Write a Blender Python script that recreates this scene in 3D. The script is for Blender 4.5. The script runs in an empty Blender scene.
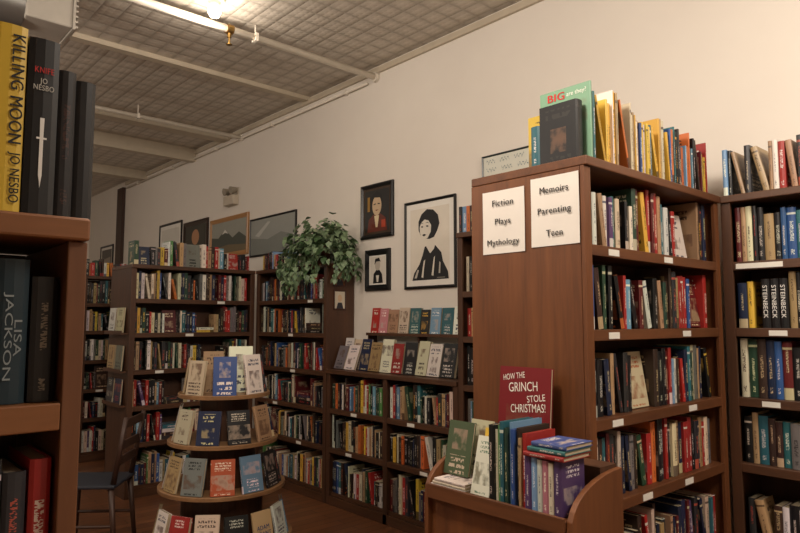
import bpy, bmesh, math, random
from mathutils import Matrix, Vector
R=random.Random(7)
sc=bpy.context.scene
COL=sc.collection
rad=math.radians
def lin(c):
    c=c/255.0
    return c/12.92 if c<=.04045 else ((c+.055)/1.055)**2.4
def C(r,g,b): return (lin(r),lin(g),lin(b),1.0)
def T(x,y,z): return Matrix.Translation((x,y,z))
def RX(a): return Matrix.Rotation(a,4,'X')
def RY(a): return Matrix.Rotation(a,4,'Y')
def RZ(a): return Matrix.Rotation(a,4,'Z')

# ---------------- node helpers -----------------
class N:
    def __init__(s,name):
        s.m=bpy.data.materials.new(name); s.m.use_nodes=True
        s.nt=s.m.node_tree; s.b=s.nt.nodes['Principled BSDF']
    def n(s,t,**k):
        x=s.nt.nodes.new(t)
        for a,b in k.items(): setattr(x,a,b)
        return x
    def put(s,sock,v):
        if hasattr(v,'is_output') or isinstance(v,bpy.types.NodeSocket): s.nt.links.new(v,sock)
        else: sock.default_value=v
    def mt(s,op,a,b=None,c=None):
        x=s.n('ShaderNodeMath',operation=op)
        for i,v in enumerate((a,b,c)):
            if v is not None: s.put(x.inputs[i],v)
        return x.outputs[0]
    def mix(s,f,a,b):
        x=s.n('ShaderNodeMix',data_type='RGBA')
        s.put(x.inputs[0],f); s.put(x.inputs[6],a); s.put(x.inputs[7],b)
        return x.outputs[2]
    def comb(s,a,b,c):
        x=s.n('ShaderNodeCombineXYZ')
        for i,v in enumerate((a,b,c)): s.put(x.inputs[i],v)
        return x.outputs[0]
    def noise(s,vec,scale,detail=0,rough=.5):
        x=s.n('ShaderNodeTexNoise'); s.put(x.inputs['Vector'],vec)
        x.inputs['Scale'].default_value=scale; x.inputs['Detail'].default_value=detail
        x.inputs['Roughness'].default_value=rough
        return x.outputs['Fac']
    def bump(s,h,strength,dist=.01):
        x=s.n('ShaderNodeBump'); x.inputs['Strength'].default_value=strength; x.inputs['Distance'].default_value=dist
        s.put(x.inputs['Height'],h); s.put(s.b.inputs['Normal'],x.outputs[0])
    def obj(s): return s.n('ShaderNodeTexCoord').outputs['Object']
    def mapping(s,vec,scale):
        x=s.n('ShaderNodeMapping'); s.put(x.inputs[0],vec); x.inputs['Scale'].default_value=scale
        return x.outputs[0]

def plain(name,col,rough=.5,metal=0,var=.12,scale=12,emit=None):
    k=N(name)
    f=k.noise(k.obj(),scale,3)
    d=tuple(c*(1-var) for c in col[:3])+(1,); u=tuple(min(1,c*(1+var)) for c in col[:3])+(1,)
    k.put(k.b.inputs['Base Color'],k.mix(f,d,u))
    k.b.inputs['Roughness'].default_value=rough; k.b.inputs['Metallic'].default_value=metal
    if emit:
        k.b.inputs['Emission Color'].default_value=col; k.b.inputs['Emission Strength'].default_value=emit
    return k.m
_pc={}
def pm(r,g,b,rough=.5):
    key=(r,g,b,rough)
    if key not in _pc: _pc[key]=plain('paint_%d_%d_%d'%(r,g,b),C(r,g,b),rough,var=.06)
    return _pc[key]
def wood(name,dark,light,scale,rough=.48):
    k=N(name); v=k.mapping(k.obj(),scale)
    f=k.noise(v,1,5,.6); g=k.noise(v,6,2)
    f=k.mt('ADD',k.mt('MULTIPLY',f,.75),k.mt('MULTIPLY',g,.25))
    x=k.n('ShaderNodeValToRGB'); k.put(x.inputs[0],f)
    x.color_ramp.elements[0].position=.32; x.color_ramp.elements[0].color=dark
    x.color_ramp.elements[1].position=.68; x.color_ramp.elements[1].color=light
    k.put(k.b.inputs['Base Color'],x.outputs[0]); k.b.inputs['Roughness'].default_value=rough
    k.bump(g,.08,.002)
    return k.m
WV=wood('stained_wood_vertical',C(90,52,28),C(122,74,40),(14,14,1.2))
WH=wood('stained_wood_horizontal',C(80,46,25),C(112,68,38),(1.2,14,14))
WD=wood('dark_wood_vertical',C(60,38,25),C(86,55,36),(14,14,1.2))
WDH=wood('dark_wood_horizontal',C(62,39,25),C(92,59,38),(1.2,14,14))
WO=wood('orange_wood',C(114,70,38),C(144,94,54),(1.5,12,12))
WOV=wood('orange_wood_vertical',C(92,55,32),C(120,76,44),(12,12,1.5))
WL=wood('light_wood',C(120,86,56),C(150,114,78),(3,10,10))

def book_mat(front):
    k=N('book_cover_art' if front else 'book_spine')
    uv=k.n('ShaderNodeUVMap').outputs[0]
    sp=k.n('ShaderNodeSeparateXYZ'); k.put(sp.inputs[0],uv); u,v=sp.outputs[0],sp.outputs[1]
    a=k.n('ShaderNodeAttribute',attribute_name='col'); col=a.outputs['Color']; rn=a.outputs['Alpha']
    b=k.n('ShaderNodeAttribute',attribute_name='acc'); acc=b.outputs['Color']
    if not front:
        nz=k.noise(k.comb(k.mt('MULTIPLY',u,5.5),k.mt('MULTIPLY',v,74),k.mt('MULTIPLY',rn,37)),1,1)
        ink=k.mt('GREATER_THAN',nz,.5)
        c0=k.mt('ADD',k.mt('MULTIPLY',rn,.22),.45)
        m1=k.mt('LESS_THAN',k.mt('ABSOLUTE',k.mt('SUBTRACT',v,c0)),.19)
        m3=k.mt('LESS_THAN',k.mt('ABSOLUTE',k.mt('SUBTRACT',v,.14)),.05)
        wd=k.mt('ADD',.10,k.mt('MULTIPLY',k.mt('FRACT',k.mt('MULTIPLY',rn,19.3)),.13))
        m2=k.mt('LESS_THAN',k.mt('ABSOLUTE',k.mt('SUBTRACT',u,.5)),wd)
        t=k.mt('MULTIPLY',k.mt('MULTIPLY',ink,m2),k.mt('MAXIMUM',m1,m3))
        r2=k.mt('FRACT',k.mt('MULTIPLY',rn,7.31))
        bd=k.mt('MULTIPLY',k.mt('GREATER_THAN',r2,.75),k.mt('LESS_THAN',k.mt('ABSOLUTE',k.mt('SUBTRACT',v,.88)),.02))
        r3=k.mt('FRACT',k.mt('MULTIPLY',rn,13.7))
        b2=k.mt('MULTIPLY',k.mt('GREATER_THAN',r3,.86),k.mt('LESS_THAN',v,.2))
        f=k.mt('MAXIMUM',k.mt('MULTIPLY',t,k.mt('SUBTRACT',1,b2)),k.mt('MAXIMUM',bd,b2))
        out=k.mix(k.mt('MULTIPLY',f,.85),col,acc)
    else:
        pz=k.noise(k.comb(k.mt('MULTIPLY',u,3.6),k.mt('MULTIPLY',v,4.6),k.mt('MULTIPLY',rn,50)),1,4)
        r2=k.mt('FRACT',k.mt('MULTIPLY',rn,5.3)); r4=k.mt('FRACT',k.mt('MULTIPLY',rn,11.9)); r5=k.mt('FRACT',k.mt('MULTIPLY',rn,23.1))
        tlow=k.mt('GREATER_THAN',r4,.62)               # some titles sit low on the cover
        tc=k.mt('SUBTRACT',.80,k.mt('MULTIPLY',tlow,.55))
        pc=k.mt('ADD',.36,k.mt('MULTIPLY',tlow,.30))
        ph=k.mt('ADD',.10,k.mt('MULTIPLY',r2,.16))
        pw=k.mt('ADD',.20,k.mt('MULTIPLY',r5,.30))
        inb=k.mt('LESS_THAN',k.mt('ABSOLUTE',k.mt('SUBTRACT',v,pc)),ph)
        inu=k.mt('LESS_THAN',k.mt('ABSOLUTE',k.mt('SUBTRACT',u,.5)),pw)
        ss=k.n('ShaderNodeMapRange'); k.put(ss.inputs[0],pz); ss.inputs[1].default_value=.42; ss.inputs[2].default_value=.60
        f1=k.mt('MULTIPLY',k.mt('MULTIPLY',ss.outputs[0],inb),inu)
        o1=k.mix(k.mt('MULTIPLY',f1,.8),col,k.mix(pz,acc,(.18,.09,.05,1)))
        nr=k.mt('ADD',7,k.mt('FLOOR',k.mt('MULTIPLY',r5,8)))
        vr=k.mt('MULTIPLY',v,nr)
        row=k.mt('FLOOR',vr); fr=k.mt('FRACT',vr)
        ln=k.mt('LESS_THAN',k.mt('ABSOLUTE',k.mt('SUBTRACT',fr,.5)),.3)
        lz=k.noise(k.comb(k.mt('MULTIPLY',u,k.mt('MULTIPLY',nr,2)),k.mt('MULTIPLY',fr,1.8),k.mt('ADD',k.mt('MULTIPLY',row,9),k.mt('MULTIPLY',rn,50))),1,0)
        ink=k.mt('GREATER_THAN',lz,.47)
        tp=k.mt('LESS_THAN',k.mt('ABSOLUTE',k.mt('SUBTRACT',v,tc)),.115)
        bt=k.mt('LESS_THAN',k.mt('ABSOLUTE',k.mt('SUBTRACT',v,.06)),.03)
        um=k.mt('LESS_THAN',k.mt('ABSOLUTE',k.mt('SUBTRACT',u,.5)),k.mt('ADD',.22,k.mt('MULTIPLY',r2,.16)))
        t=k.mt('MULTIPLY',k.mt('MULTIPLY',ln,ink),k.mt('MULTIPLY',um,k.mt('MAXIMUM',tp,bt)))
        out=k.mix(k.mt('MULTIPLY',t,.9),o1,acc)
    k.put(k.b.inputs['Base Color'],out); k.b.inputs['Roughness'].default_value=.42
    return k.m
MS,MF=book_mat(False),book_mat(True)
kp=N('page_edges'); vv=kp.mapping(kp.obj(),(900,20,20))
kp.put(kp.b.inputs['Base Color'],kp.mix(kp.noise(vv,1,1),C(150,134,106),C(204,188,160))); kp.b.inputs['Roughness'].default_value=.85
MP=kp.m

# ---------------- mesh helpers -----------------
class G:
    def __init__(s): s.v=[];s.f=[];s.m=[]
    def add(s,v,f,m=0):
        o=len(s.v); s.v+=[tuple(p) for p in v]; s.f+=[tuple(i+o for i in q) for q in f]
        s.m+= [m]*len(f) if isinstance(m,int) else m
        return s
    def box(s,x0,x1,y0,y1,z0,z1,m=0):
        return s.add([(x0,y0,z0),(x1,y0,z0),(x1,y1,z0),(x0,y1,z0),(x0,y0,z1),(x1,y0,z1),(x1,y1,z1),(x0,y1,z1)],
         [(0,3,2,1),(4,5,6,7),(0,1,5,4),(1,2,6,5),(2,3,7,6),(3,0,4,7)],m)
    def cyl(s,p,q,r0,r1=None,n=16,m=0,cap=True):
        p=Vector(p);q=Vector(q); r1=r0 if r1 is None else r1
        d=(q-p).normalized(); a=d.orthogonal().normalized(); b=d.cross(a)
        v=[];f=[]
        for c,r in((p,r0),(q,r1)):
            for i in range(n):
                t=2*math.pi*i/n; v.append(c+(a*math.cos(t)+b*math.sin(t))*r)
        for i in range(n):
            j=(i+1)%n; f.append((i,j,n+j,n+i))
        if cap: f.append(tuple(range(n-1,-1,-1))); f.append(tuple(range(n,2*n)))
        return s.add(v,f,m)
    def lathe(s,prof,c=(0,0,0),n=32,m=0):
        v=[];f=[]
        for r,z in prof:
            for i in range(n):
                t=2*math.pi*i/n; v.append((c[0]+r*math.cos(t),c[1]+r*math.sin(t),c[2]+z))
        for k in range(len(prof)-1):
            for i in range(n):
                j=(i+1)%n; f.append((k*n+i,k*n+j,(k+1)*n+j,(k+1)*n+i))
        return s.add(v,f,m)
    def prism(s,poly,x0,x1,m=0):
        n=len(poly); v=[(x0,y,z) for y,z in poly]+[(x1,y,z) for y,z in poly]
        f=[tuple(range(n-1,-1,-1)),tuple(range(n,2*n))]+[(i,(i+1)%n,n+(i+1)%n,n+i) for i in range(n)]
        return s.add(v,f,m)
    def poly(s,pts,y,m=0):
        return s.add([(x,y,z) for x,z in pts],[tuple(range(len(pts)))],m)
def mesh(g,name,mats,smooth=False,bevel=0,fix=True):
    me=bpy.data.meshes.new(name); me.from_pydata(g.v,[],g.f)
    for m in (mats if isinstance(mats,(list,tuple)) else [mats]): me.materials.append(m)
    for p,mi in zip(me.polygons,g.m): p.material_index=mi; p.use_smooth=smooth
    if fix:
        bm=bmesh.new(); bm.from_mesh(me); bmesh.ops.recalc_face_normals(bm,faces=bm.faces); bm.to_mesh(me); bm.free()
    me.update()
    o=bpy.data.objects.new(name,me); COL.objects.link(o)
    if bevel:
        b=o.modifiers.new('bevel','BEVEL'); b.width=bevel; b.segments=2; b.limit_method='ANGLE'
    return o
def part(g,name,mats,parent,label=None,**k):
    o=mesh(g,name,mats,**k); o.parent=parent
    if label:o['label']=label
    return o
def top(o,label,cat,M=None,group=None):
    o['label']=label;o['category']=cat
    if M is not None:o.matrix_world=M
    if group:o['group']=group
    return o
def empty(name,label,cat,M,group=None):
    o=bpy.data.objects.new(name,None); o.empty_display_size=.1; COL.objects.link(o)
    return top(o,label,cat,M,group)
def struct(o): o['kind']='structure'; return o
def text(body,fw,fh,M,parent,mat,name='lettering',bold=.0,space=1.0):
    cu=bpy.data.curves.new('t','FONT'); cu.body=body; cu.align_x='CENTER'; cu.align_y='CENTER'
    cu.size=1; cu.space_line=space; cu.resolution_u=4
    if bold: cu.space_character=1.08
    o=bpy.data.objects.new('t',cu); COL.objects.link(o)
    dg=bpy.context.evaluated_depsgraph_get(); dg.update()
    me=bpy.data.meshes.new_from_object(o.evaluated_get(dg)); bpy.data.objects.remove(o)
    xs=[v.co.x for v in me.vertices]; ys=[v.co.y for v in me.vertices]
    cx=(max(xs)+min(xs))/2;cy=(max(ys)+min(ys))/2; sx=fw/(max(xs)-min(xs)); sy=fh/(max(ys)-min(ys))
    V=[((v.co.x-cx)*sx,(v.co.y-cy)*sy,0) for v in me.vertices]; F=[tuple(p.vertices) for p in me.polygons]
    g=G(); k=0
    for (dx,dy) in (((-1,0),(0,0),(1,0)) if bold else ((0,0),)):
        g.add([(x+dx*bold*sx,y+dy*bold*sy,.00015*k) for x,y,_ in V],F); k+=1
    o=mesh(g,name,mat,fix=False); o.parent=parent
    bpy.data.meshes.remove(me)
    o.matrix_local=M
    return o

# ---------------- room -----------------
WX=3.5; CZ=3.72; YF=12.2; XL=-4.5; YB=-3.0
kw=N('painted_plaster_wall'); f=kw.noise(kw.obj(),3,4)
kw.put(kw.b.inputs['Base Color'],kw.mix(f,C(222,214,204),C(230,223,213))); kw.b.inputs['Roughness'].default_value=.8
kw.bump(kw.noise(kw.obj(),60,3),.06,.003)
kc=N('pressed_tin_ceiling'); oc=kc.obj()
s=kc.n('ShaderNodeSeparateXYZ'); kc.put(s.inputs[0],oc)
def wavec(sock,per):
    return kc.mt('ABSOLUTE',kc.mt('SINE',kc.mt('MULTIPLY',sock,math.pi/per)))
a1=kc.mt('POWER',kc.mt('MULTIPLY',wavec(s.outputs[0],.15),wavec(s.outputs[1],.15)),.45)
a2=kc.mt('MULTIPLY',wavec(s.outputs[0],.05),wavec(s.outputs[1],.05))
seam=kc.mt('MAXIMUM',kc.mt('LESS_THAN',wavec(s.outputs[0],.6),.03),kc.mt('LESS_THAN',wavec(s.outputs[1],.6),.03))
hh=kc.mt('SUBTRACT',kc.mt('ADD',a1,kc.mt('MULTIPLY',a2,.35)),kc.mt('MULTIPLY',seam,.4))
kc.bump(hh,.55,.014)
groove_tone=kc.mt('MULTIPLY',kc.mt('SUBTRACT',1,a1),.42)  # ceiling colour darkened in the pressed grooves so the tile pattern shows
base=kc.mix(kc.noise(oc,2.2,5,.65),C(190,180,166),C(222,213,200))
kc.put(kc.b.inputs['Base Color'],kc.mix(groove_tone,base,C(96,84,70))); kc.b.inputs['Roughness'].default_value=.5
kf=N('dark_wood_plank_floor'); of=kf.obj(); br=kf.n('ShaderNodeTexBrick'); kf.put(br.inputs['Vector'],kf.mapping(of,(1,1,1)))
br.inputs['Scale'].default_value=1; br.inputs['Brick Width'].default_value=1.2; br.inputs['Row Height'].default_value=.09
br.inputs['Mortar Size'].default_value=.003; br.inputs['Color1'].default_value=C(106,66,42); br.inputs['Color2'].default_value=C(134,86,54); br.inputs['Mortar'].default_value=C(40,22,14)
kf.put(kf.b.inputs['Base Color'],kf.mix(kf.mt('MULTIPLY',kf.noise(kf.mapping(of,(3,30,3)),1,4),.5),br.outputs[0],C(70,42,28))); kf.b.inputs['Roughness'].default_value=.35
def slab(name,x0,x1,y0,y1,z0,z1,m): return struct(mesh(G().box(x0,x1,y0,y1,z0,z1),name,m))
slab('floor',XL-.1,WX+.1,YB-.1,YF+.1,-.1,0,kf.m)
slab('ceiling',XL-.1,WX+.1,YB-.1,YF+.1,CZ,CZ+.1,kc.m)
slab('wall_right',WX,WX+.1,YB-.1,YF+.1,0,CZ,kw.m)
slab('wall_far',XL,WX,YF,YF+.1,0,CZ,kw.m)
slab('wall_left',XL-.1,XL,YB-.1,YF+.1,0,CZ,kw.m)
slab('wall_back',XL,WX,YB-.1,YB,0,CZ,kw.m)
MTR=plain('aged_cream_trim',C(190,178,158),.55)
MDW=plain('dark_brown_trim',C(60,38,28),.5)
n=1
for (y,hw,dz,m) in ((5.27,.04,.04,MTR),(7.0,.08,.08,MTR),(7.9,.05,.16,MTR),(9.6,.08,.12,MTR)):
    slab('trim_%d'%n,XL,WX,y-hw,y+hw,CZ-dz,CZ,m); n+=1
slab('trim_%d'%n,WX-.05,WX,10.42,10.66,0,CZ-.10,MDW); n+=1
slab('trim_%d'%n,WX-.025,WX,YB,10.4,CZ-.07,CZ-.02,MTR)
slab('baseboard_right',WX-.015,WX,6.25,7.45,0,.12,MDW)

MPI=plain('painted_white_pipe',C(222,214,200),.4)
MBR=plain('brass_sprinkler',C(150,120,70),.35,1)
def pipe(x0,x1,y,z,r,label,heads=()):
    e=empty('sprinkler_pipe',label,'ceiling pipe',T(x0,y,z))
    part(G().cyl((0,0,0),(x1-x0,0,0),r,n=20),'pipe',MPI,e,smooth=True)
    g=G().cyl((x1-x0-.03,0,0),(x1-x0,0,0),r*1.6,n=20); part(g,'flange',MPI,e)
    for hx in heads:
        hx-=x0
        g=G().cyl((hx-.025,0,0),(hx+.025,0,0),r*1.35).cyl((hx,0,-r*.8),(hx,0,-r-.035),.016).cyl((hx,0,-r-.035),(hx,0,-r-.085),.006).cyl((hx,0,-r-.085),(hx,0,-r-.09),.022)
        part(g,'sprinkler_head',MBR,e)
    k=.4
    while k<x1-x0:
        g=G().cyl((k,0,r),(k,0,CZ-z-.001),.006,n=8); g.box(k-.012,k+.012,-r-.004,r+.004,-r-.004,r+.004)
        part(g,'hanger',MPI,e); k+=1.6
    return e
pipe(XL+.01,WX-.005,4.2,3.62,.027,'white painted sprinkler pipe running across the tin ceiling',(2.1,-.6))
pipe(XL+.01,WX-.005,6.6,3.60,.022,'thin white sprinkler pipe crossing the tin ceiling',(1.6,))
e=empty('wall_conduit','thin white conduit running along the top of the plaster wall','pipe',T(WX-.03,4.3,CZ-.13))
part(G().cyl((0,0,0),(0,6.0,0),.012),'pipe',MPI,e,smooth=True)
for i in range(5): part(G().box(-.018,.029,.3+i*1.3,.33+i*1.3,-.018,.018),'clip',MPI,e)
MDU=plain('galvanised_duct',C(120,118,114),.4,.6); MVE=plain('white_vent_metal',C(176,170,160),.45)
e=empty('air_duct','round grey duct with a white box vent hung from ceiling','air duct',T(0,4.6,3.53))
g=G().lathe([(.15,0),(.15,.55),(.156,.56),(.15,.57),(.15,1.1),(.156,1.11),(.15,1.12),(.15,1.6),(.156,1.61),(.15,1.62),(.15,2.6)],n=32)
g.v=[(z0-1.75,y0,x0) for (x0,y0,z0) in g.v]
part(g,'duct_tube',MDU,e,smooth=True)
part(G().box(.85,1.12,-.15,.15,-.12,.15),'vent_box',MVE,e,bevel=.01)
g=G().box(1.12,1.135,-.16,.16,-.13,.16)
for i in range(7): g.box(1.135,1.155,-.14,.14,-.11+i*.036,-.097+i*.036)
part(g,'vent_grille',MVE,e)
for x in(-.8,.5,1.0): part(G().box(x,x+.02,-.01,.01,.148,CZ-3.53-.001),'strap',MDU,e)
ML=plain('lit_bulb',C(255,236,205),.3,emit=14)
e=empty('ceiling_lamp','small white ceiling lamp with a lit bulb','ceiling light',T(1.90,4.03,CZ))
part(G().cyl((0,0,-.03),(0,0,-.001),.07,n=24),'canopy',MPI,e)
part(G().cyl((0,0,-.05),(0,0,-.03),.03,.045,n=20),'socket',MPI,e)
part(G().lathe([(.001,-.14),(.03,-.13),(.045,-.10),(.04,-.07),(.02,-.05)],n=20),'bulb',ML,e,smooth=True)
e=empty('emergency_light','white wall-mounted emergency light with two round lamp heads','emergency light',T(WX-.001,6.8,2.9)@RZ(rad(-90)))
part(G().box(-.12,.12,-.07,0,-.06,.05),'housing',pm(196,184,166),e,bevel=.008)
part(G().box(-.125,.125,-.004,0,-.07,.14),'mounting_plate',pm(196,184,166),e)
for x in(-.08,.08):
    g=G().cyl((x,-.03,.05),(x,-.03,.08),.01).cyl((x,-.01,.115),(x,-.08,.10),.03,.045,n=20)
    part(g,'lamp_head',pm(150,140,124),e)

# ---------------- bookcases -----------------
MLAB=pm(225,222,212,.6)
TH=.028
def bookcase(label,M,w,d,h,shelves,double=False,mv=WV,mh=WH,st=.045,bays=1,nlab=1,plinth=.1):
    e=empty('bookcase',label,'bookcase',M)
    for i,(a,b) in enumerate(((0,.025),(w-.025,w))):
        part(G().box(a,b,.018,d,0,h-.036),'side_panel',mv,e,bevel=.002)
    part(G().box(-.0,w,-.012,d,h-.035,h),'top_panel',mh,e,bevel=.004)
    yb=d/2-.006 if double else d-.014
    part(G().box(.026,w-.026,yb,yb+.012,0.001,h-.037),'back_panel',WD,e)
    xs=[w*i/bays for i in range(bays+1)]
    for i,x in enumerate(xs):
        a=x if i==0 else (x-st if i==bays else x-st/2)
        part(G().box(a,a+st,0,.017,0.001,h-.036),'stile',mv,e,bevel=.002)
        if 0<i<bays: part(G().box(x-.012,x+.012,.018,yb-.001,.001,h-.037),'divider',mv,e)
    part(G().box(st+.001,w-st-.001,0,.016,0.001,plinth-TH-.001),'plinth',mh,e)
    for z in shelves:
        for b in range(bays):
            a=xs[b]+(.026 if b==0 else .013); c=xs[b+1]-(.026 if b==bays-1 else .013)
            part(G().box(a,c,.019,yb-.001,z-TH,z-.0005),'shelf',mh,e)
            fa=xs[b]+(st if b==0 else st/2)+.0005; fc=xs[b+1]-(st if b==bays-1 else st/2)-.0005
            if z>plinth+.01: part(G().box(fa,fc,.001,.0185,z-TH-.012,z),'shelf_edge',mh,e,bevel=.002)
            if double: part(G().box(a,c,yb+.013,d,z-TH,z-.0005),'shelf',mh,e)
            for q in range(nlab):
                lx=a+.1+(c-a-.25)*(q+R.random())/max(1,nlab)
                if z>plinth+.01: part(G().box(lx,lx+.075,-.0015,.0005,z-.034,z-.010),'shelf_label',MLAB,e)
    return e
FN=RZ(rad(-90))
S1=[.10,.48,.85,1.15,1.47,1.78]
S2=[.10,.46,.77,1.08,1.40,1.70]
SL=[.10,.46,.78]
LW=1.50
MB=T(2.02,1.26,0); MWc=T(3.2,1.255,0)@FN; MD=T(3.2,2.985,0)@FN; MLo=T(3.2,4.49,0)@FN; MBc=T(3.2,5.69,0)@FN
MA=T(1.99,5.7,0); MC=T(2.11,7.5,0); MNL=T(-.60,1.07,0)
bookcase('tall reddish-brown double-sided wooden bookcase with two paper signs',MB,1.165,.54,2.1,S1,double=True,nlab=2)
e=bookcase('tall brown wooden bookcase standing against the white wall, packed',MWc,1.6,.295,2.1,S1,mv=WD,mh=WDH,nlab=3)
part(G().box(.06,.26,-.003,-.0017,1.746,1.770),'shelf_label',MLAB,e)
bookcase('tall brown wall bookcase beside the framed black-and-white print',MD,1.17,.295,2.1,S2,mv=WD,mh=WDH)
bookcase('low brown wall bookcase with face-out books along its top',MLo,LW,.295,1.10,SL,mv=WD,mh=WDH,bays=2)
bookcase('tall brown wall bookcase with a leafy plant on top',MBc,1.19,.295,2.0,S2,mv=WD,mh=WDH)
bookcase('tall brown bookcase standing perpendicular to the white wall',MA,1.195,.52,2.0,S2,double=True,mv=WD,mh=WDH)
bookcase('tall brown bookcase filled with paperbacks near the room corner',MC,1.385,.3,2.0,S2,mv=WD,mh=WDH)
bookcase('orange-brown wooden bookcase holding dark hardcover thrillers',MNL,.905,.3,1.659,[.10,.47,.79,1.09,1.378],mv=WOV,mh=WO,st=.028,nlab=0)

# ---------------- books -----------------
PAL={
'black':((20,20,22),(200,194,182)),'navy blue':((28,38,66),(204,188,146)),'dark brown':((54,38,32),(196,176,134)),
'maroon':((92,28,30),(210,194,160)),'red':((160,42,38),(226,216,204)),'cream':((206,194,168),(60,40,40)),
'white':((216,212,202),(44,50,80)),'tan':((166,136,100),(60,36,26)),'orange':((190,102,50),(30,24,24)),
'yellow':((212,174,66),(40,30,30)),'dark green':((38,66,50),(204,196,160)),'teal':((44,98,106),(220,216,206)),
'light blue':((108,148,176),(236,234,228)),'grey':((112,110,106),(24,24,28)),'purple':((80,56,98),(214,206,206)),
'pink':((190,128,134),(232,228,220)),'green':((82,126,72),(230,226,210)),'charcoal':((46,46,50),(180,84,66)),'blue':((46,80,136),(226,222,214)),}
GEN=['black']*9+['navy blue']*3+['dark brown']*5+['maroon']*4+['red']*5+['cream']*5+['white']*5+['tan']*6+['orange']*2+['yellow']*2+['dark green']*3+['teal']*2+['light blue']*2+['grey']*4+['purple','green','blue','blue','charcoal','charcoal','charcoal']
DARK=['black']*12+['navy blue']*4+['dark brown']*6+['maroon']*4+['red']*4+['cream']*3+['white']*4+['charcoal']*6+['dark green']*2+['tan']*4+['grey']*2+['teal','orange','yellow','blue','light blue']
KID=['yellow']*8+['orange']*3+['green']*2+['teal']*3+['light blue']*4+['white']*4+['cream']*4+['red']*2+['blue']*3+['tan']*4+['pink']
def jit(c,a=.18):
    k=R.uniform(1-a,1+a); return tuple(max(0,min(1,lin(x)*k*R.uniform(.9,1.1))) for x in c)
def geo(Tk,W,H,pages=True,cover=True):
    v=[];f=[];m=[];uv=[]
    b=min(.005,Tk*.18); c=min(.0022,Tk*.14)
    if cover:
        P=[(0,W),(0,b),(Tk*.2,b*.25),(Tk*.5,0),(Tk*.8,b*.25),(Tk,b),(Tk,W),(Tk-c,W),(Tk-c,b+c),(c,b+c),(c,W)]
        n=len(P); v=[(x,y,0) for x,y in P]+[(x,y,H) for x,y in P]
        for i in range(n):
            j=(i+1)%n; q=(i,j,n+j,n+i); f.append(q); mm=2 if i in(0,5) else 0; m.append(mm)
            uv.append([((v[k][1]/W) if mm==2 else v[k][0]/Tk, v[k][2]/H) for k in q])
        for q in ((0,1,9,10),(1,2,3,4,5,8,9),(5,6,7,8)):
            for o in (0,n):
                qq=tuple(i+o for i in (q if o else q[::-1])); f.append(qq); m.append(0); uv.append([(0,0)]*len(qq))
    if pages:
        g=G().box(c,Tk-c,b+c,W-.003,.003,H-.003); o=len(v)
        v+=g.v; f+=[tuple(i+o for i in q) for q in g.f]; m+=[1]*6; uv+=[[(0,0)]*4]*6
    return v,f,m,uv
def bmesh_obj(name,dat,col,acc):
    v,f,m,uv=dat
    me=bpy.data.meshes.new(name); me.from_pydata(v,[],f)
    for x in(MS,MP,MF): me.materials.append(x)
    me.polygons.foreach_set('material_index',m)
    ul=me.uv_layers.new(name='UVMap'); ul.data.foreach_set('uv',[c for q in uv for p in q for c in p])
    nl=len(me.loops)
    for nm,cc in(('col',col),('acc',acc)):
        a=me.attributes.new(nm,'FLOAT_COLOR','CORNER')
        a.data.foreach_set('color',list(cc)*nl if len(cc)==4 else cc)
    me.update(); o=bpy.data.objects.new(name,me); COL.objects.link(o); return o
ST={'v':[],'f':[],'m':[],'uv':[],'col':[],'acc':[]}
NB=[0]
def book(M,Tk,W,H,cn,group,where,parts=False,kind='book',stuff=False,col=None,acc=None,name='book'):
    c,a=PAL[cn]; c=jit(c) if col is None else tuple(lin(x) for x in col)
    a=jit(a,.1) if acc is None else tuple(lin(x) for x in acc)
    if R.random()<.15 and acc is None and cn in('black','navy blue','charcoal','dark brown','maroon','dark green'): a=jit(PAL[R.choice(['red','yellow','white','orange','cream'])][0])
    rn=R.random(); c4=c+(rn,); a4=a+(1,)
    if stuff:
        o=len(ST['v']); g=G().box(0,Tk,0,W,0,H)
        ST['v']+=[tuple(M@Vector(p)) for p in g.v]
        for q,mm in zip(g.f,(0,1,0,2,1,2)):
            ST['f'].append(tuple(i+o for i in q)); ST['m'].append(mm)
            for k in q:
                p=g.v[k]; ST['uv'].append((p[1]/W if mm==2 else p[0]/Tk,p[2]/H)); ST['col']+=list(c4); ST['acc']+=list(a4)
        return None
    NB[0]+=1
    ob=bmesh_obj(name,geo(Tk,W,H,pages=not parts),c4,a4)
    top(ob,'%s %s %s'%(cn,'hardcover' if Tk>.028 else 'paperback',where),kind,M,group)
    if parts:
        p=bmesh_obj('page_block',geo(Tk,W,H,cover=False),c4,a4); p.parent=ob
    return ob
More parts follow.
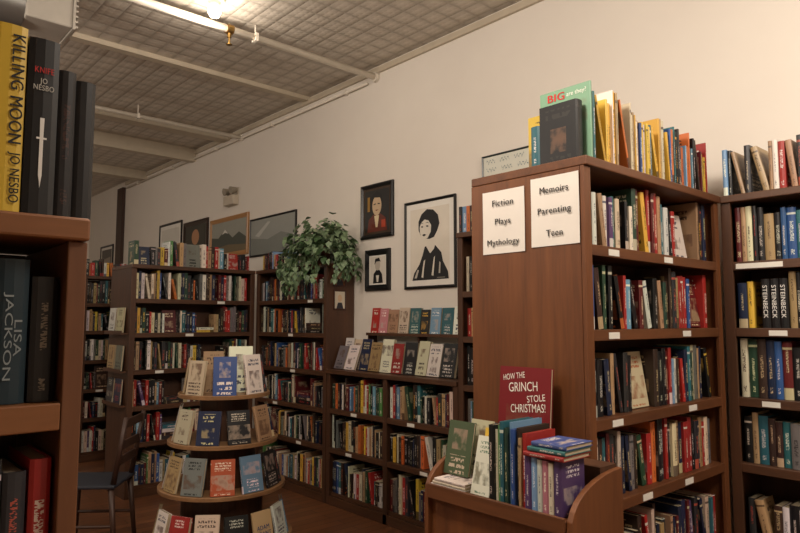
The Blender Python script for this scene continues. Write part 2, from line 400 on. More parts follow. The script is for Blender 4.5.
def fill(M,x0,x1,y,z,maxh,group,where,stuff=False,pal=GEN,t=(.014,.04),hmin=.16,wmax=.16,lean=.06,gap=.03,flat=.0,face=0.0):
    x=x0; run=0; lh=0
    while True:
        if run<=0:
            run=R.randint(1,6); bh=R.uniform(hmin,max(hmin+.005,min(maxh,hmin+.09))); bc=R.choice(pal)
        run-=1
        H=min(maxh,bh*R.uniform(.95,1.05)); cn=bc if R.random()<.15 else R.choice(pal)
        Tk=R.uniform(*t); W=min(wmax,H*R.uniform(.6,.72)); yy=y+R.uniform(0,.015)
        r=R.random()
        if r<flat and x+H+.01<x1:
            zz=z+.0006
            for q in range(R.randint(2,5)):
                t2=R.uniform(.015,.035)
                if zz+t2>z+maxh: break
                Hq=H*R.uniform(.85,1)
                book(M@T(x+Hq+R.uniform(0,H-Hq),yy,zz)@RY(rad(-90)),t2,W,Hq,R.choice(pal),group,where,stuff=stuff); zz+=t2+.0006
            x+=H+.004; lh=0; continue
        if r<flat+face and x+W+.01<x1:
            Wf=min(W,.15)
            book(M@T(x,y+.05,z+.001)@RX(-rad(9))@RZ(rad(-90)),Tk,Wf,min(H,maxh*.95),cn,group,where.replace('spine out','cover out'),stuff=stuff); x+=Wf+.005; lh=0; continue
        if r<flat+face+gap: x+=R.uniform(.01,.05); lh=0
        if R.random()<lean and lh>0:
            th=rad(R.uniform(5,14)); Hl=min(H,lh)
            if x+Hl*math.sin(th)+Tk<=x1:
                book(M@T(x+Hl*math.sin(th)+.001,yy,z+.0006)@RY(-th),Tk,W,Hl,cn,group,where+', leaning',stuff=stuff)
                x+=Hl*math.sin(th)+Tk*math.cos(th)+.002; lh=0
                continue
        if x+Tk>x1: break
        book(M@T(x,yy,z+.0006),Tk,W,H,cn,group,where,stuff=stuff)
        x+=Tk+.0008; lh=H
def faceout(M,x,y,z,W,H,Tk,cn,group,where,tilt=10,yaw=0,**k):
    return book(M@T(x,y,z+.0008)@RZ(rad(yaw))@RX(-rad(tilt))@RZ(rad(-90)),Tk,W,H,cn,group,where,parts=True,**k)
def hs(S,h): return list(zip(S,[ (S+[h])[i+1]-S[i]-(.05 if i+1<len(S) else .045) for i in range(len(S))]))
nm=['bottom','second','third','fourth','fifth','upper']
MWT=pm(230,228,222)
sp=lambda Tk,z: T(Tk/2,-.0012,z)@RX(rad(90))@RZ(rad(-90))
for i,(z,mh) in enumerate(hs(S1,2.1)):
    if i<1: continue
    pal=[GEN,GEN,GEN,DARK,DARK,GEN][i]
    gr='books on the %s shelf of the double-sided bookcase'%nm[i]; wh='book spine out on the double-sided bookcase'
    segs={5:[(.05,.80)],3:[(.05,.38),(.555,1.115)]}.get(i,[(.05,1.115)])
    for (sa,sb) in segs:
        fill(MB,sa,sb,.03,z,mh,gr,wh,pal=pal,t=(.018,.040),hmin=.19,lean=.14 if i!=4 else .3,gap=.04,face=.02 if i==4 else 0)
    if i==5:
        faceout(MB,.825,.09,z,.15,.215,.02,'white',gr,'book facing out at the end of a packed shelf',tilt=9)
        fill(MB,1.0,1.115,.03,z,mh,gr,wh,pal=DARK,t=(.018,.03),hmin=.19,lean=0)
    if i==3: faceout(MB,.39,.08,z,.155,.225,.02,'cream',gr,'book with orange cover art, facing out on the shelf',tilt=9,acc=(170,84,40))
    gw='books on the %s shelf of the wall bookcase'%nm[i]; ww='book spine out on the wall bookcase'
    if i==4:
        fill(MWc,.05,.15,.03,z,mh,gw,ww,pal=DARK,t=(.018,.042),hmin=.2)
        for q in range(3):
            o=book(MWc@T(.152+q*.037,.03,z+.0006),.036,.15,.225,'black',gw,'book with white spine lettering on the wall bookcase',parts=True,col=(18,18,20),acc=(18,18,20))
            text('STEINBECK',.15,.019,sp(.036,.12),o,MWT,'spine_lettering',bold=.01)
        fill(MWc,.265,.42,.03,z,mh,gw,ww,pal=DARK,t=(.018,.042),hmin=.2)
    else:
        fill(MWc,.05,.42,.03,z,mh,gw,ww,pal=DARK if i!=2 else GEN,t=(.018,.042),hmin=.2)
    fill(MWc,.425,1.54,.03,z,mh,'','',stuff=True,pal=DARK,t=(.018,.042),hmin=.2)
# top of big case
gT0='books on top of the double-sided bookcase'
book(MB@T(.012,.03,2.1006),.045,.165,.222,'black',gT0,'box-shaped book standing at the end of the row',parts=True,col=(22,22,24),acc=(44,42,40))
book(MB@T(.02,.245,2.1006)@RZ(rad(-90)),.04,.12,.16,'teal',gT0,'thick book turned sideways at the end of the row',parts=True)
o=book(MB@T(.075,.01,2.1006),.012,.225,.30,'green',gT0,'picture book with red and white title lettering',parts=True,col=(120,160,132),acc=(120,160,132))
tf=RZ(rad(-90))@RX(rad(90))
text('BIG',.075,.030,T(-.0016,.150,.272)@tf,o,pm(190,40,36),'title_lettering',bold=.03)
text('are they?',.085,.022,T(-.0016,.060,.270)@tf,o,pm(235,235,225),'title_lettering')
wt='picture book standing on top of the bookcase'
gk='picture books on top of the double-sided bookcase'
fill(MB,.092,.45,.02,2.1,.31,gk,wt,pal=KID+['yellow']*8,t=(.008,.018),hmin=.24,wmax=.2,lean=.22,gap=.05)
fill(MB,.46,.80,.03,2.1,.29,gk,wt,pal=KID,t=(.008,.020),hmin=.22,wmax=.18,lean=.22)
fill(MB,.81,1.15,.03,2.1,.28,gk,wt,pal=KID+DARK,t=(.01,.024),hmin=.19,wmax=.18,lean=.15)
fill(MB,.32,1.12,.27,2.1,.34,'','',stuff=True,pal=KID+['white']*8+['light blue']*4,t=(.01,.03),hmin=.27,wmax=.2,lean=.2)
fill(MWc,.005,.42,.03,2.1,.27,'books on top of the wall bookcase','book standing on top of the wall bookcase',pal=DARK+['yellow','tan','cream','white','light blue','yellow'],t=(.012,.03),hmin=.2,lean=.15)
fill(MD,.0,1.15,.02,2.1,.24,'','',stuff=True,pal=DARK,hmin=.18)
for i,(z,mh) in enumerate(hs(S2,2.1)): fill(MD,.05,1.12,.03,z,min(mh,.26),'','',stuff=True,hmin=.18)
for (Mx,w) in((MBc,1.19),(MA,1.2),(MC,1.385)):
    for i,(z,mh) in enumerate(hs(S2,2.0)):
        fill(Mx,.05,w-.055,.025,z,mh,'','',stuff=True,hmin=.165,pal=GEN if R.random()<.5 else DARK,face=.02,flat=.01,t=(.012,.032))
for i,(z,mh) in enumerate(hs(SL,1.10)):
    fill(MLo,.05,.722,.025,z,mh,'','',stuff=True,hmin=.18,t=(.014,.036)); fill(MLo,.778,LW-.05,.025,z,mh,'','',stuff=True,hmin=.18,t=(.014,.036))
fill(MA,.03,1.17,.04,2.0,.25,'','',stuff=True,hmin=.15,pal=GEN+['light blue','yellow','white'],lean=.15,gap=.05,face=.06,wmax=.2)
fill(MBc,.03,.50,.04,2.0,.25,'','',stuff=True,hmin=.14,pal=GEN,lean=.1,gap=.08)
fill(MC,.03,1.3,.04,2.0,.25,'','',stuff=True,hmin=.14,pal=GEN)

# near-left bookcase
gT='hardcovers on top of the orange-brown bookcase'
MBK=pm(18,18,18); MRD=pm(190,36,32)
def xl(X): return X+.60
o=book(MNL@T(xl(.166),.006,1.6596),.045,.16,.283,'yellow',gT,'book with large black spine lettering',parts=True,col=(206,172,52),acc=(206,172,52))
text('KILLING MOON',.165,.017,T(.033,-.0016,.185)@RX(rad(90))@RZ(rad(-90)),o,MBK,'spine_lettering',bold=.02)
text('JO NESBO',.075,.017,T(.033,-.0016,.052)@RX(rad(90))@RZ(rad(-90)),o,MBK,'spine_lettering',bold=.02)
o=book(MNL@T(xl(.2125),.004,1.6596),.043,.16,.272,'black',gT,'book with red and white spine lettering and a knife',parts=True,col=(16,16,18),acc=(16,16,18))
up=lambda Tk,z: T(Tk/2,-.0012,z)@RX(rad(90))
text('KNIFE',.026,.009,up(.043,.222),o,MRD,'spine_lettering',bold=.02)
text('JO\nNESBO',.028,.019,up(.043,.200),o,pm(190,188,180),'spine_lettering',bold=.01,space=.9)
g=G().poly([(-.0008,.05),(.0,.04),(.0025,.06),(.0025,.115),(-.0025,.115),(-.0025,.06)],0).poly([(-.007,.115),(.007,.115),(.007,.118),(-.007,.118)],0).poly([(-.0025,.118),(.0025,.118),(.003,.148),(-.003,.148)],0)
p=part(g,'knife_print',MWT,o,fix=False); p.matrix_local=T(.0215,-.0012,0)
book(MNL@T(xl(.2565),.008,1.6596),.025,.15,.232,'black',gT,'book with small faint spine lettering',parts=True,col=(22,20,22),acc=(70,44,38))
book(MNL@T(xl(.2825),.010,1.6596),.029,.15,.222,'black',gT,'plain book at the end of the row',parts=True,col=(24,24,26),acc=(24,24,26))
book(MNL@T(xl(.1),.006,1.6596),.064,.16,.26,'maroon',gT,'book standing upright',parts=True)
g2='hardcovers on the upper shelf of the orange-brown bookcase'
o=book(MNL@T(xl(.192),.03,1.3786),.042,.15,.215,'teal',g2,'book with pale spine lettering',parts=True,col=(24,46,56),acc=(24,46,56))
text('LISA\nJACKSON',.13,.026,sp(.042,.10),o,pm(140,150,152),'spine_lettering',space=.85)
book(MNL@T(xl(.155),.03,1.3786),.034,.15,.21,'black',g2,'book standing upright',parts=True)
book(MNL@T(xl(.238),.03,1.3786),.036,.15,.19,'black',g2,'book with cream spine lettering',parts=True,col=(24,22,22),acc=(140,128,108))
book(MNL@T(xl(.05),.03,1.3786),.05,.15,.2,'navy blue',g2,'book standing upright',parts=True)
book(MNL@T(xl(.103),.03,1.3786),.05,.15,.21,'maroon',g2,'book standing upright',parts=True)
g3='hardcovers on the middle shelf of the orange-brown bookcase'
book(MNL@T(xl(.160),.02,1.0906),.048,.15,.21,'black',g3,'book standing upright',parts=True)
book(MNL@T(xl(.210),.02,1.0906),.03,.15,.19,'charcoal',g3,'book standing upright',parts=True)
book(MNL@T(xl(.244),.02,1.0906),.029,.15,.205,'red',g3,'book with white lettering standing upright',parts=True,col=(160,38,34))
fill(MNL,.03,.64,.03,1.09,.2,'','',stuff=True,pal=DARK); fill(MNL,.03,.6,.03,1.378,.2,'','',stuff=True,pal=DARK); fill(MNL,.03,.68,.02,1.659,.26,'','',stuff=True,pal=DARK)
for z in(.10,.47,.79): fill(MNL,.03,.86,.03,z,.24,'','',stuff=True,pal=DARK)

# signs on end panel
def sign(M,w,h,lines,label):
    e=empty('paper_sign',label,'sign',M)
    nx=8; v=[];f=[]
    for j in range(9):
        for i in range(nx+1):
            a=i/nx;b=j/8; v.append((a*w,-.0012-.003*(abs(a-.5)*2)**4*(b if b>.5 else 1-b)*.8,b*h))
    for j in range(8):
        for i in range(nx): k=j*(nx+1)+i; f.append((k,k+1,k+nx+2,k+nx+1))
    part(G().add(v,f),'paper_sheet',pm(226,220,212,.7),e,fix=False)
    for t,z,fw in lines: text(t,fw,.031 if ('y' in t or 'g' in t) else .025,T(w/2,-.0065,z)@RX(rad(90)),e,pm(24,22,22,.6),'lettering',bold=.018)
    return e
sign(T(2.018,1.733,1.772)@FN,.212,.256,(('Fiction',.205,.105),('Plays',.126,.078),('Mythology',.042,.16)),'white paper sign with black category lettering on the bookcase end')
sign(T(2.018,1.490,1.782)@FN,.212,.264,(('Memoirs',.212,.125),('Parenting',.130,.145),('Teen',.048,.072)),'white paper sign listing book categories taped to the bookcase end')

# face-out books on low case
wf='face-out book leaning on the low wall bookcase'
gl='face-out books along the low bookcase'
faceout(MLo,.01,.17,1.10,.12,.26,.02,'white',gl,wf,tilt=10)
faceout(MLo,.01,.08,1.10,.13,.2,.02,'grey',gl,wf,tilt=20)
faceout(MLo,.145,.16,1.10,.12,.25,.02,'cream',gl,wf,tilt=12)
faceout(MLo,.15,.08,1.10,.14,.21,.02,'white',gl,wf,tilt=20)
x=.30
for c in['navy blue','tan','white','red','black','cream','white','black','maroon','white']:
    w=R.uniform(.115,.145)
    if x+w>LW-.005: break
    faceout(MLo,x,.12,1.10,w,R.uniform(.225,.26),R.uniform(.015,.03),c,gl,wf,tilt=R.uniform(9,14)); x+=w+.004
e=empty('display_riser','narrow brown wooden riser holding a second row of books','display shelf',MLo@T(0,0,1.1005))
RW=LW-.01
part(G().box(.30,RW,.185,.288,.285,.3),'riser_top',WDH,e); part(G().box(.30,RW,.18,.185,.285,.308),'riser_lip',WDH,e)
for a in(.30,.9,RW-.015): part(G().box(a,a+.015,.2,.288,0,.284),'riser_leg',WD,e)
x=.31
for c in['red','pink','tan','cream','teal','black','light blue','teal','white','navy blue','red','cream']:
    w=R.uniform(.10,.125)
    if x+w>RW: break
    faceout(MLo,x,.235,1.4005,w,R.uniform(.185,.215),R.uniform(.015,.025),c,'face-out books on the riser','face-out book standing on the riser',tilt=7); x+=w+.004
def picture(label,M,w,h,bw,fcol,art,depth=.022,matw=0,matcol=(232,228,220),tilt=0,name='framed_picture',cat='framed picture'):
    e=empty(name,label,cat,M@RX(-rad(tilt)))
    g=G()
    o=[(0,0),(w,0),(w,h),(0,h)]; q=[(bw,bw),(w-bw,bw),(w-bw,h-bw),(bw,h-bw)]; c=[(bw*.4,bw*.4),(w-bw*.4,bw*.4),(w-bw*.4,h-bw*.4),(bw*.4,h-bw*.4)]
    v=[(x,0,z) for x,z in o]+[(x,-depth*.8,z) for x,z in o]+[(x,-depth,z) for x,z in c]+[(x,-depth*.55,z) for x,z in q]+[(x,0,z) for x,z in q]
    f=[]
    for k in range(4):
        for i in range(4): j=(i+1)%4; f.append((k*4+i,k*4+j,(k+1)*4+j,(k+1)*4+i))
    part(g.add(v,f),'frame_moulding',pm(*fcol,.3),e)
    y=-depth*.4
    part(G().box(bw*.9,w-bw*.9,y,-.0005,bw*.9,h-bw*.9),'mat_board' if matw else 'backing',pm(*matcol,.6),e)
    aw=w-2*(bw+matw); ah=h-2*(bw+matw); g=G(); mats=[]
    for i,(pts,cc) in enumerate(art):
        g.poly([(bw+matw+px*aw,bw+matw+pz*ah) for px,pz in pts],y-.0006-.0004*i,i); mats.append(pm(*cc,.5))
    part(g,'artwork',mats,e,fix=False)
    return e
def ell(cx,cz,rx,rz,n=18,a0=0): return [(cx+rx*math.cos(2*math.pi*i/n+a0),cz+rz*math.sin(2*math.pi*i/n+a0)) for i in range(n)]
SQ=[(0,0),(1,0),(1,1),(0,1)]
K=(22,22,24)
def pic(y0,z0,w,h,*a,**k):
    lab=a[0]; return picture(lab,T(WX-.001,y0,z0)@FN,w,h,*a[1:],**k)
LT=(222,214,200)
# generic turned head, dark dress
art=[(SQ,LT),
 ([(.05,0),(.10,.10),(.24,.22),(.32,.34),(.38,.46),(.56,.50),(.66,.46),(.80,.36),(.84,.24),(.96,.10),(.98,0)],K),
 ([(.42,.46),(.44,.60),(.58,.62),(.66,.52),(.62,.42),(.52,.36)],LT),
 ([(.28,.62),(.22,.70),(.22,.82),(.30,.92),(.44,.98),(.60,.96),(.72,.88),(.76,.76),(.70,.66),(.62,.58),(.50,.56),(.36,.58)],K),
 ([(.26,.66),(.25,.74),(.29,.80),(.38,.84),(.48,.82),(.55,.75),(.54,.66),(.46,.58),(.36,.555),(.30,.59)],LT),
 ([(.28,.745),(.32,.755),(.35,.74),(.32,.728)],K),([(.41,.75),(.46,.755),(.49,.74),(.45,.728)],K),
 ([(.27,.78),(.31,.80),(.36,.785),(.31,.79)],K),([(.40,.79),(.46,.80),(.51,.775),(.46,.79)],K),
 ([(.32,.625),(.37,.64),(.43,.625),(.37,.605)],K),
 ([(.30,.04),(.36,.26),(.40,.28),(.37,.16),(.35,.03)],LT),([(.56,.06),(.62,.30),(.65,.32),(.63,.18),(.61,.05)],LT),
 ([(.74,.08),(.76,.24),(.79,.22),(.78,.08)],(190,184,172)),([(.12,.03),(.20,.15),(.24,.14),(.18,.03)],(190,184,172)),
 ([(.70,.015),(.90,.015),(.90,.03),(.70,.03)],(120,116,108))]
pic(3.83,1.755,.565,.70,'black framed black-and-white print of a dark-haired woman',.022,K,art,matw=.045)
art=[(SQ,(30,28,26)),([(.1,0),(.16,.3),(.36,.42),(.64,.42),(.86,.3),(.92,0)],(96,40,26)),(ell(.5,.62,.19,.24),(196,170,138)),
 ([(.28,.68),(.3,.88),(.5,.97),(.7,.88),(.73,.66),(.64,.8),(.4,.82)],(16,15,15)),([(.36,.66),(.46,.68),(.46,.65),(.37,.64)],K),([(.54,.68),(.64,.66),(.63,.64),(.54,.65)],K),
 ([(.42,.52),(.58,.52),(.5,.49)],(120,50,40)),([(.4,.38),(.6,.38),(.54,.1),(.46,.1)],(214,196,160)),([(.7,.08),(.86,.08),(.86,.26),(.7,.26)],(170,60,30)),([(.12,.5),(.22,.5),(.22,.85),(.12,.85)],(150,110,40))]
pic(4.40,2.21,.43,.47,'black framed painted portrait of a person in a red coat',.035,K,art,matw=.02,matcol=(60,44,30))
art=[(SQ,(214,208,196)),([(.2,0),(.24,.35),(.4,.5),(.62,.5),(.78,.34),(.84,0)],K),(ell(.5,.68,.17,.2),(180,172,160)),([(.3,.7),(.34,.92),(.6,.96),(.7,.8),(.6,.82),(.42,.82)],K),([(.4,.3),(.6,.3),(.55,.05),(.45,.05)],(214,208,196))]
pic(4.335,1.76,.325,.35,'small black framed black-and-white portrait print',.05,K,art,matw=.012)
mt=[(SQ,(150,150,140)),([(0,0),(1,0),(1,.4),(.8,.6),(.62,.45),(.4,.75),(.2,.5),(0,.55)],(70,74,66)),([(.3,.6),(.4,.75),(.5,.6),(.4,.64)],(210,208,200)),([(0,0),(1,0),(1,.18),(.5,.25),(0,.16)],(110,96,70))]
pic(6.37,2.2,.93,.42,'wide dark framed landscape under glass above the bookcases',.02,(30,28,28),[(SQ,(146,148,142)),([(0,0),(1,0),(1,.4),(.7,.55),(.4,.4),(0,.5)],(118,122,116)),([(.1,.55),(.4,.9),(.46,.88),(.2,.5)],(180,180,174))],matw=.0)
pic(7.36,2.25,.95,.47,'light wooden framed mountain landscape leaning against the wall',.05,(168,122,74),mt,matw=.0)
pic(8.14,2.28,.72,.5,'dark framed colour portrait hanging on the white wall',.06,(44,28,20),[(SQ,(60,58,50)),(ell(.5,.6,.18,.26),(176,130,96)),([(.15,0),(.3,.34),(.7,.34),(.85,0)],(90,80,60))],matw=.0)
pic(8.95,2.28,.75,.56,'black framed white document hanging on the wall',.03,K,[(SQ,(214,210,200)),([(.2,.3),(.8,.3),(.8,.34),(.2,.34)],(120,120,120)),([(.2,.5),(.8,.5),(.8,.54),(.2,.54)],(120,120,120))],matw=.05)
pic(9.9,2.25,.7,.3,'small yellow and black framed print',.03,K,[(SQ,(190,170,90)),([(0,0),(1,0),(1,.3),(0,.3)],(60,80,50))],matw=.0)
pic(11.5,2.3,.62,.46,'dark framed group photograph on the wall',.03,K,[(SQ,(90,86,80)),([(.1,.1),(.9,.1),(.9,.6),(.1,.5)],(150,140,128))],matw=.04)
e=picture('thin framed sheet with blue handwriting above the wall bookcase',T(WX-.001,3.0,2.38)@FN,.50,.30,.012,(40,50,50),[(SQ,(212,212,200))],matw=.0)
for r_ in range(4):
    v=[];f=[];n_=90
    for i in range(n_):
        px=.04+.42*i/n_; pz=.25-r_*.06+.012*math.sin(i*1.1+r_)+.006*math.sin(i*2.7)
        v+=[(px,-.0115,pz),(px,-.0115,pz+.005)]
        if i and (i//(9+r_))%3!=2 : f.append((2*i-2,2*i,2*i+1,2*i-1))
    part(G().add(v,f),'handwriting',pm(60,96,110),e,fix=False)
for z,cc in((1.80,(120,70,40)),(1.60,(200,190,170))):
    picture('small framed portrait card fixed to the bookcase end',T(3.27,4.499,z),.13,.17,.012,(60,30,20),[(SQ,cc),(ell(.5,.6,.22,.22),(200,170,140)),([(.15,0),(.3,.35),(.7,.35),(.85,0)],(40,40,50))],depth=.01,matw=.0)
for zi,z in enumerate((1.40,1.07,.78)):
    Ml=T(1.988,6.2,z)@FN
    e=empty('display_ledge','narrow wooden ledge on the bookcase end holding books','display shelf',Ml,group='ledges on the bookcase end')
    part(G().box(.02,.46,-.05,0,-.012,0),'ledge_board',WDH,e); part(G().box(.02,.46,-.055,-.05,-.012,.02),'ledge_lip',WDH,e)
    for x,c in((.05,['white','tan','charcoal'][zi]),(.25,['cream','grey','navy blue'][zi])):
        faceout(Ml,x,-.02,0,.16,.22,.015,c,'face-out books on the bookcase end','face-out book on a narrow wall ledge',tilt=4)

# ---------------- round tiered stand -----------------
RC=(1.96,3.87)
e=empty('tiered_display_stand','round four-tier wooden display stand covered with face-out books','display stand',T(RC[0],RC[1],0))
tiers=[(.17,.44),(.485,.39),(.765,.34),(1.05,.285)]
for i,(z,r) in enumerate(tiers):
    part(G().lathe([(.001,z-.022),(r-.004,z-.022),(r,z-.019),(r,z+.001),(r-.003,z+.004),(r-.009,z+.004),(r-.011,z),(.001,z)],n=56),'tier',WL,e,'light brown round wooden tier with a raised lip',smooth=False)
    zt=tiers[i+1][0]-.023 if i<3 else None
    if zt: part(G().cyl((0,0,z+.0005),(0,0,zt),r-.19,n=40),'drum',WD,e)
part(G().lathe([(.001,0),(.36,0),(.38,.02),(.38,.147),(.001,.147)],n=48),'base_drum',WD,e)
spec=[['tan','white','red','cream','black','black','white','light blue'],
 ['white','tan','grey','orange','light blue','black','charcoal'],
 ['white','cream','navy blue','black','tan','navy blue'],
 ['tan','cream','blue','white','charcoal']]
camang=math.atan2(-RC[1],-RC[0])
for i,(z,r) in enumerate(tiers):
    L=spec[i]; n_=len(L); wbk=.14
    rr=r-.045
    step=2*math.atan((wbk/2+.0015)/(rr-.074))
    for j,cn in enumerate(L):
        ang=camang+(j-(n_-1)/2)*step
        H=R.uniform(.195,.22) if i<3 else R.uniform(.2,.25)
        if i in(1,2): H=min(H,.215)
        Mb=T(RC[0]+rr*math.cos(ang),RC[1]+rr*math.sin(ang),z+.0008)@RZ(ang+math.pi/2)@RX(-rad(12 if i<3 else 9))@RZ(rad(-90))@T(0,-wbk/2,0)
        kw2={}
        if i==0 and j==5: kw2=dict(col=(196,168,126),acc=(196,168,126))
        if i==1 and j==3: kw2=dict(col=(170,78,44),acc=(230,215,195))
        o=book(Mb,R.uniform(.012,.024),wbk,H,cn if not(i==0 and j==5) else 'tan','face-out books on the round display stand','face-out book leaning on the round stand',parts=True,**kw2)
        tk=max(v.co.x for v in o.data.vertices)
        if i==0 and j==5:
            text('ADAM\nGRANT',.11,.06,T(tk+.001,wbk/2,.09)@RZ(rad(90))@RX(rad(90)),o,pm(30,60,110),'title_lettering',bold=.02)
Mt=T(RC[0],RC[1],1.0508)@RZ(camang+math.pi/2)
for (x,cn,H,W) in((-.135,'tan',.26,.125),(.02,'white',.29,.15)):
    book(Mt@T(x,-.05,0)@RX(-rad(6))@RZ(rad(-90)),.02,W,H,cn,'face-out books on the round display stand','tall face-out book atop the round stand',parts=True)

# ---------------- display cabinet in front of sign panel -----------------
MQ=T(1.70,1.76,0)@FN; w=.63; d=.30
e=empty('display_cabinet','brown wooden display cabinet with rounded ends holding picture books','display cabinet',MQ)
part(G().box(.02,w-.02,.02,d,.0,.87),'cabinet_body',WV,e,bevel=.003)
part(G().box(.021,w-.021,.0,d,.8705,.8995),'shelf',WH,e,bevel=.003)
pr=[(0,0),(d,0),(d,1.02)]+[(d-d*math.sin(rad(a)),.86+.16*max(0,math.cos(rad(a)))**.8) for a in range(10,91,10)]
for a,b in((0,.0195),(w-.0195,w)): part(G().prism(pr,a,b),'end_panel',WV,e,'curved wooden end panel',bevel=.002)
part(G().box(.0205,w-.0205,-.012,-.0005,.86,.912),'front_lip',WH,e,bevel=.003)
part(G().box(.021,w-.021,.20,d-.001,.9,1.03),'rear_step',WD,e)
gB='picture books in the display cabinet'
z0=.90
for k in range(3): book(MQ@T(.025+.175,.002,z0+.0008+k*.011)@RY(rad(-90)),.010,.17,.17-.01*k,['white','cream','white'][k],gB,'magazine lying flat in the display cabinet',parts=True)
faceout(MQ,.025,.085,z0+.034,.125,.195,.012,'green',gB,'face-out floral book in the display cabinet',tilt=12,col=(70,84,58),acc=(200,180,160))
faceout(MQ,.09,.14,z0+.034,.105,.2,.012,'cream',gB,'face-out book in the display cabinet',tilt=10)
faceout(MQ,.203,.035,z0,.085,.2,.010,'white',gB,'face-out book in the display cabinet',tilt=14,yaw=0,acc=(60,110,80))
faceout(MQ,.203,.085,z0,.09,.22,.012,'yellow',gB,'face-out book in the display cabinet',tilt=10)
faceout(MQ,.203,.135,z0,.09,.23,.012,'light blue',gB,'face-out book in the display cabinet',tilt=10)
x=.300
for cn,Tk,H in(('black',.020,.25),('cream',.010,.235),('green',.012,.25),('teal',.016,.265),('dark green',.014,.245),('light blue',.012,.265),('blue',.016,.245),('dark brown',.014,.25),('tan',.010,.22),('red',.014,.235)):
    book(MQ@T(x,.01+R.uniform(0,.02),z0+.0008),Tk,.165,H,cn,gB,'picture book standing spine out in the cabinet',parts=True); x+=Tk+.001
for cn,Tk,H in(('purple',.026,.17),('light blue',.022,.17),('white',.018,.165),('pink',.022,.165),('cream',.018,.16),('purple',.028,.17)):
    book(MQ@T(x,.012,z0+.0008),Tk,.13,H,cn,'small pastel storybooks in the display cabinet','small storybook standing spine out in the cabinet',parts=True); x+=Tk+.001
for k,(cn,c) in enumerate((('red',(140,44,42)),('teal',(50,98,98)),('blue',(64,78,130)))):
    book(MQ@T(.455+.15,.008*k,z0+.173+k*.016)@RY(rad(-90)),.014,.15,.15-.01*k,cn,gB,'picture book lying flat across the storybooks',parts=True,col=c)
o=faceout(MQ,.155,.285-.04,1.0305,.235,.30,.014,'red',gB,'large picture book with hand-drawn white title',tilt=5,col=(118,24,30),acc=(118,24,30))
tm=T(.0152,.1175,.0)@RZ(rad(90))@RX(rad(90))
for tx,dx,dz,fw,fh in(('HOW THE',-.048,.265,.10,.022),('GRINCH',-.005,.228,.13,.034),('STOLE',.055,.190,.08,.024),('CHRISTMAS!',.02,.152,.155,.030)):
    text(tx,fw,fh,tm@T(dx,dz,0)@RZ(rad(9 if fh<.03 else 5)),o,pm(236,232,222),'title_lettering',bold=.0)

# ---------------- plant -----------------
e=empty('potted_plant','bushy green trailing houseplant in a brown pot on the bookcase','potted plant',T(3.33,4.78,2.001))
part(G().lathe([(.001,0),(.07,0),(.095,.15),(.105,.15),(.105,.17),(.09,.17),(.085,.14),(.001,.13)],n=28),'pot',pm(96,62,44),e,smooth=True)
g=G()
def leaf(p,ang,l,droop=None):
    wd=l*.4
    M=T(*p)@RZ(ang)@RX(R.uniform(-1.2,.35) if droop is None else droop)@RY(R.uniform(-.5,.5))
    L=[(0,0,0),(-wd,l*.3,.006),(-wd*.8,l*.62,.004),(0,l,-.012),(wd*.8,l*.62,.004),(wd,l*.3,.006),(0,l*.3,-.004),(0,l*.62,-.006)]
    L=[M@Vector(a) for a in L]
    if max(a.x for a in L)>.155 or any(a.z<.004 and a.x>-.146 and a.y>-.284 for a in L) or any(a.y>.40 for a in L): return
    g.add(L,[(0,6,1),(1,6,7,2),(2,7,3),(0,5,6),(5,4,7,6),(4,3,7)],R.choice([0,1,1,1]))
for i in range(560):
    th=R.uniform(0,2*math.pi); ph=R.uniform(-.6,1.3); q=R.uniform(.5,1.08)
    dx,dy,dz=math.cos(th)*math.cos(ph),math.sin(th)*math.cos(ph),math.sin(ph)
    lob=1+.22*math.sin(3*th+1)
    leaf(Vector((dx*.24*q-.05,dy*.39*q*lob-.08,.14+dz*.24*q*lob)),math.atan2(dy,dx)-math.pi/2+R.uniform(-.9,.9),R.uniform(.05,.09))
stems=G()
# trailing vines spilling over the front edge and the end of the case
for i in range(16):
    if i<10: a=Vector((-.10,-.26+i*.062,.16)); out=Vector((-.125,R.uniform(-.06,.06),-.02))
    else: a=Vector((-.12+.045*(i-10),-.20,.16)); out=Vector((R.uniform(-.04,.03),-.20,-.02))
    drop=R.uniform(.10,.30); pts=[a,a+out*.6+Vector((0,0,.02)),a+out+Vector((0,0,-.08))]
    end=pts[-1]
    k_=int(drop/.04)
    for s_ in range(k_): end=end+Vector((R.uniform(-.012,.004),R.uniform(-.015,.012),-.04)); pts.append(end)
    for p0,p1 in zip(pts[:-1],pts[1:]): stems.cyl(p0,p1,.0025,n=6)
    for p0 in pts[1:]:
        for _ in range(3): leaf(p0,R.uniform(0,6.28),R.uniform(.045,.075),R.uniform(-1.5,-.5))
part(g,'foliage',[plain('leaf_green',C(66,92,58),.4,var=.4,scale=9),plain('leaf_pale_green',C(124,146,112),.4,var=.3,scale=9)],e,smooth=True,fix=False)
for i in range(14):
    a=R.uniform(0,6.28); stems.cyl((.03*math.cos(a),.03*math.sin(a),.13),(.1*math.cos(a)-.02,.2*math.sin(a),.28),.003,.002,n=6)
part(stems,'stems',pm(80,100,50),e)

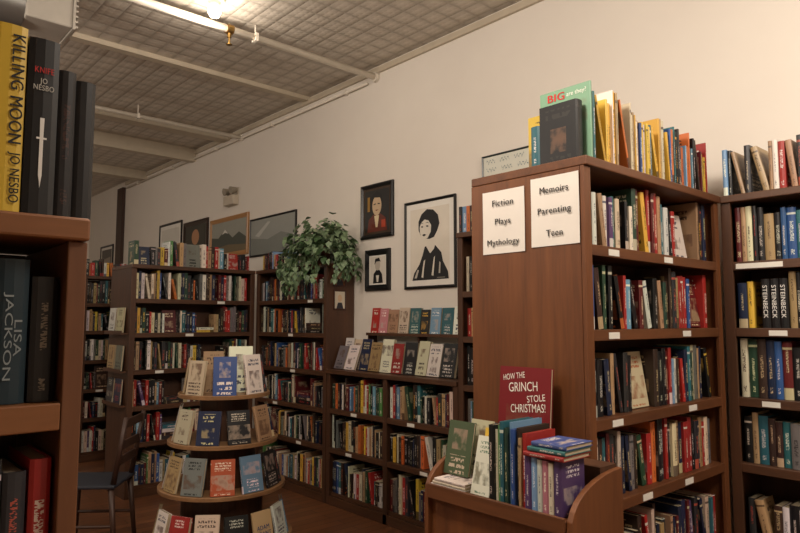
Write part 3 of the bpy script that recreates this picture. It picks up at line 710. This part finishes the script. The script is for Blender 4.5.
# ---------------- chair -----------------
MNV=plain('dark_blue_seat',C(34,38,48),.5)
e=empty('wooden_chair','dark wooden chair with a dark blue seat beside the bookcase','chair',T(1.42,4.62,0)@RZ(rad(-128)))
part(G().box(-.2,.2,-.2,.2,.435,.46),'seat',MNV,e,bevel=.01)
for x in(-.17,.17):
    part(G().cyl((x,-.17,.434),(x*1.12,-.19,.0),.02,.014),'leg',MDW,e,smooth=True)
    part(G().cyl((x,.17,.434),(x*1.12,.21,.0),.02,.014),'leg',MDW,e,smooth=True)
    part(G().cyl((x*.98,.18,.461),(x*1.02,.25,.88),.018,.014),'back_post',MDW,e,smooth=True)
for z,yy in((.60,.203),(.70,.22),(.84,.243)): part(G().box(-.165,.165,yy-.008,yy+.008,z-.028,z+.028),'back_slat',MDW,e,bevel=.004)
for s_ in(-1,1): part(G().cyl((s_*.178,-.178,.2),(s_*.178,.188,.2),.01),'stretcher',MDW,e)

so=bpy.data.meshes.new('shelved_books'); so.from_pydata(ST['v'],[],ST['f'])
for x in(MS,MP,MF): so.materials.append(x)
so.polygons.foreach_set('material_index',ST['m'])
ul=so.uv_layers.new(name='UVMap'); ul.data.foreach_set('uv',[c for p in ST['uv'] for c in p])
for nm_ in('col','acc'):
    a=so.attributes.new(nm_,'FLOAT_COLOR','CORNER'); a.data.foreach_set('color',ST[nm_])
so.update(); o=bpy.data.objects.new('shelved_books',so); COL.objects.link(o)
top(o,'many mixed spine-out books packed on the more distant shelves','books'); o['kind']='stuff'
print('individual books',NB[0],'stuff',len(ST['v'])//8)

# ---------------- lights -----------------
def light(kind,loc,power,col=(1,.88,.75),size=.3,rot=None):
    l=bpy.data.lights.new('lamp_light',kind); l.energy=power; l.color=col
    if kind=='AREA': l.shape='DISK'; l.size=size
    else: l.shadow_soft_size=size
    o=bpy.data.objects.new('lamp_light',l); COL.objects.link(o); o.location=loc
    if rot: o.rotation_euler=rot
    return o
light('POINT',(.7,1.35,3.1),135,size=.2)
light('POINT',(-.8,4.3,3.0),80,size=.2)
light('POINT',(.3,8.3,3.0),36,size=.2)
light('POINT',(1.90,4.03,3.48),12,size=.05)
light('AREA',(2.1,-.5,3.4),66,size=.8,rot=(rad(14),rad(-10),0))
wd_=bpy.data.worlds.new('world'); sc.world=wd_; wd_.use_nodes=True
wd_.node_tree.nodes['Background'].inputs[0].default_value=(.05,.045,.04,1)
sc.view_settings.view_transform='Standard'

# ---------------- camera -----------------
cam=bpy.data.cameras.new('camera'); co=bpy.data.objects.new('camera',cam); COL.objects.link(co)
cam.sensor_width=36; cam.lens=29.0; cam.clip_start=.02
co.location=(0,0,1.5); co.rotation_euler=(rad(90+4.88),0,rad(-41.9))
sc.camera=co
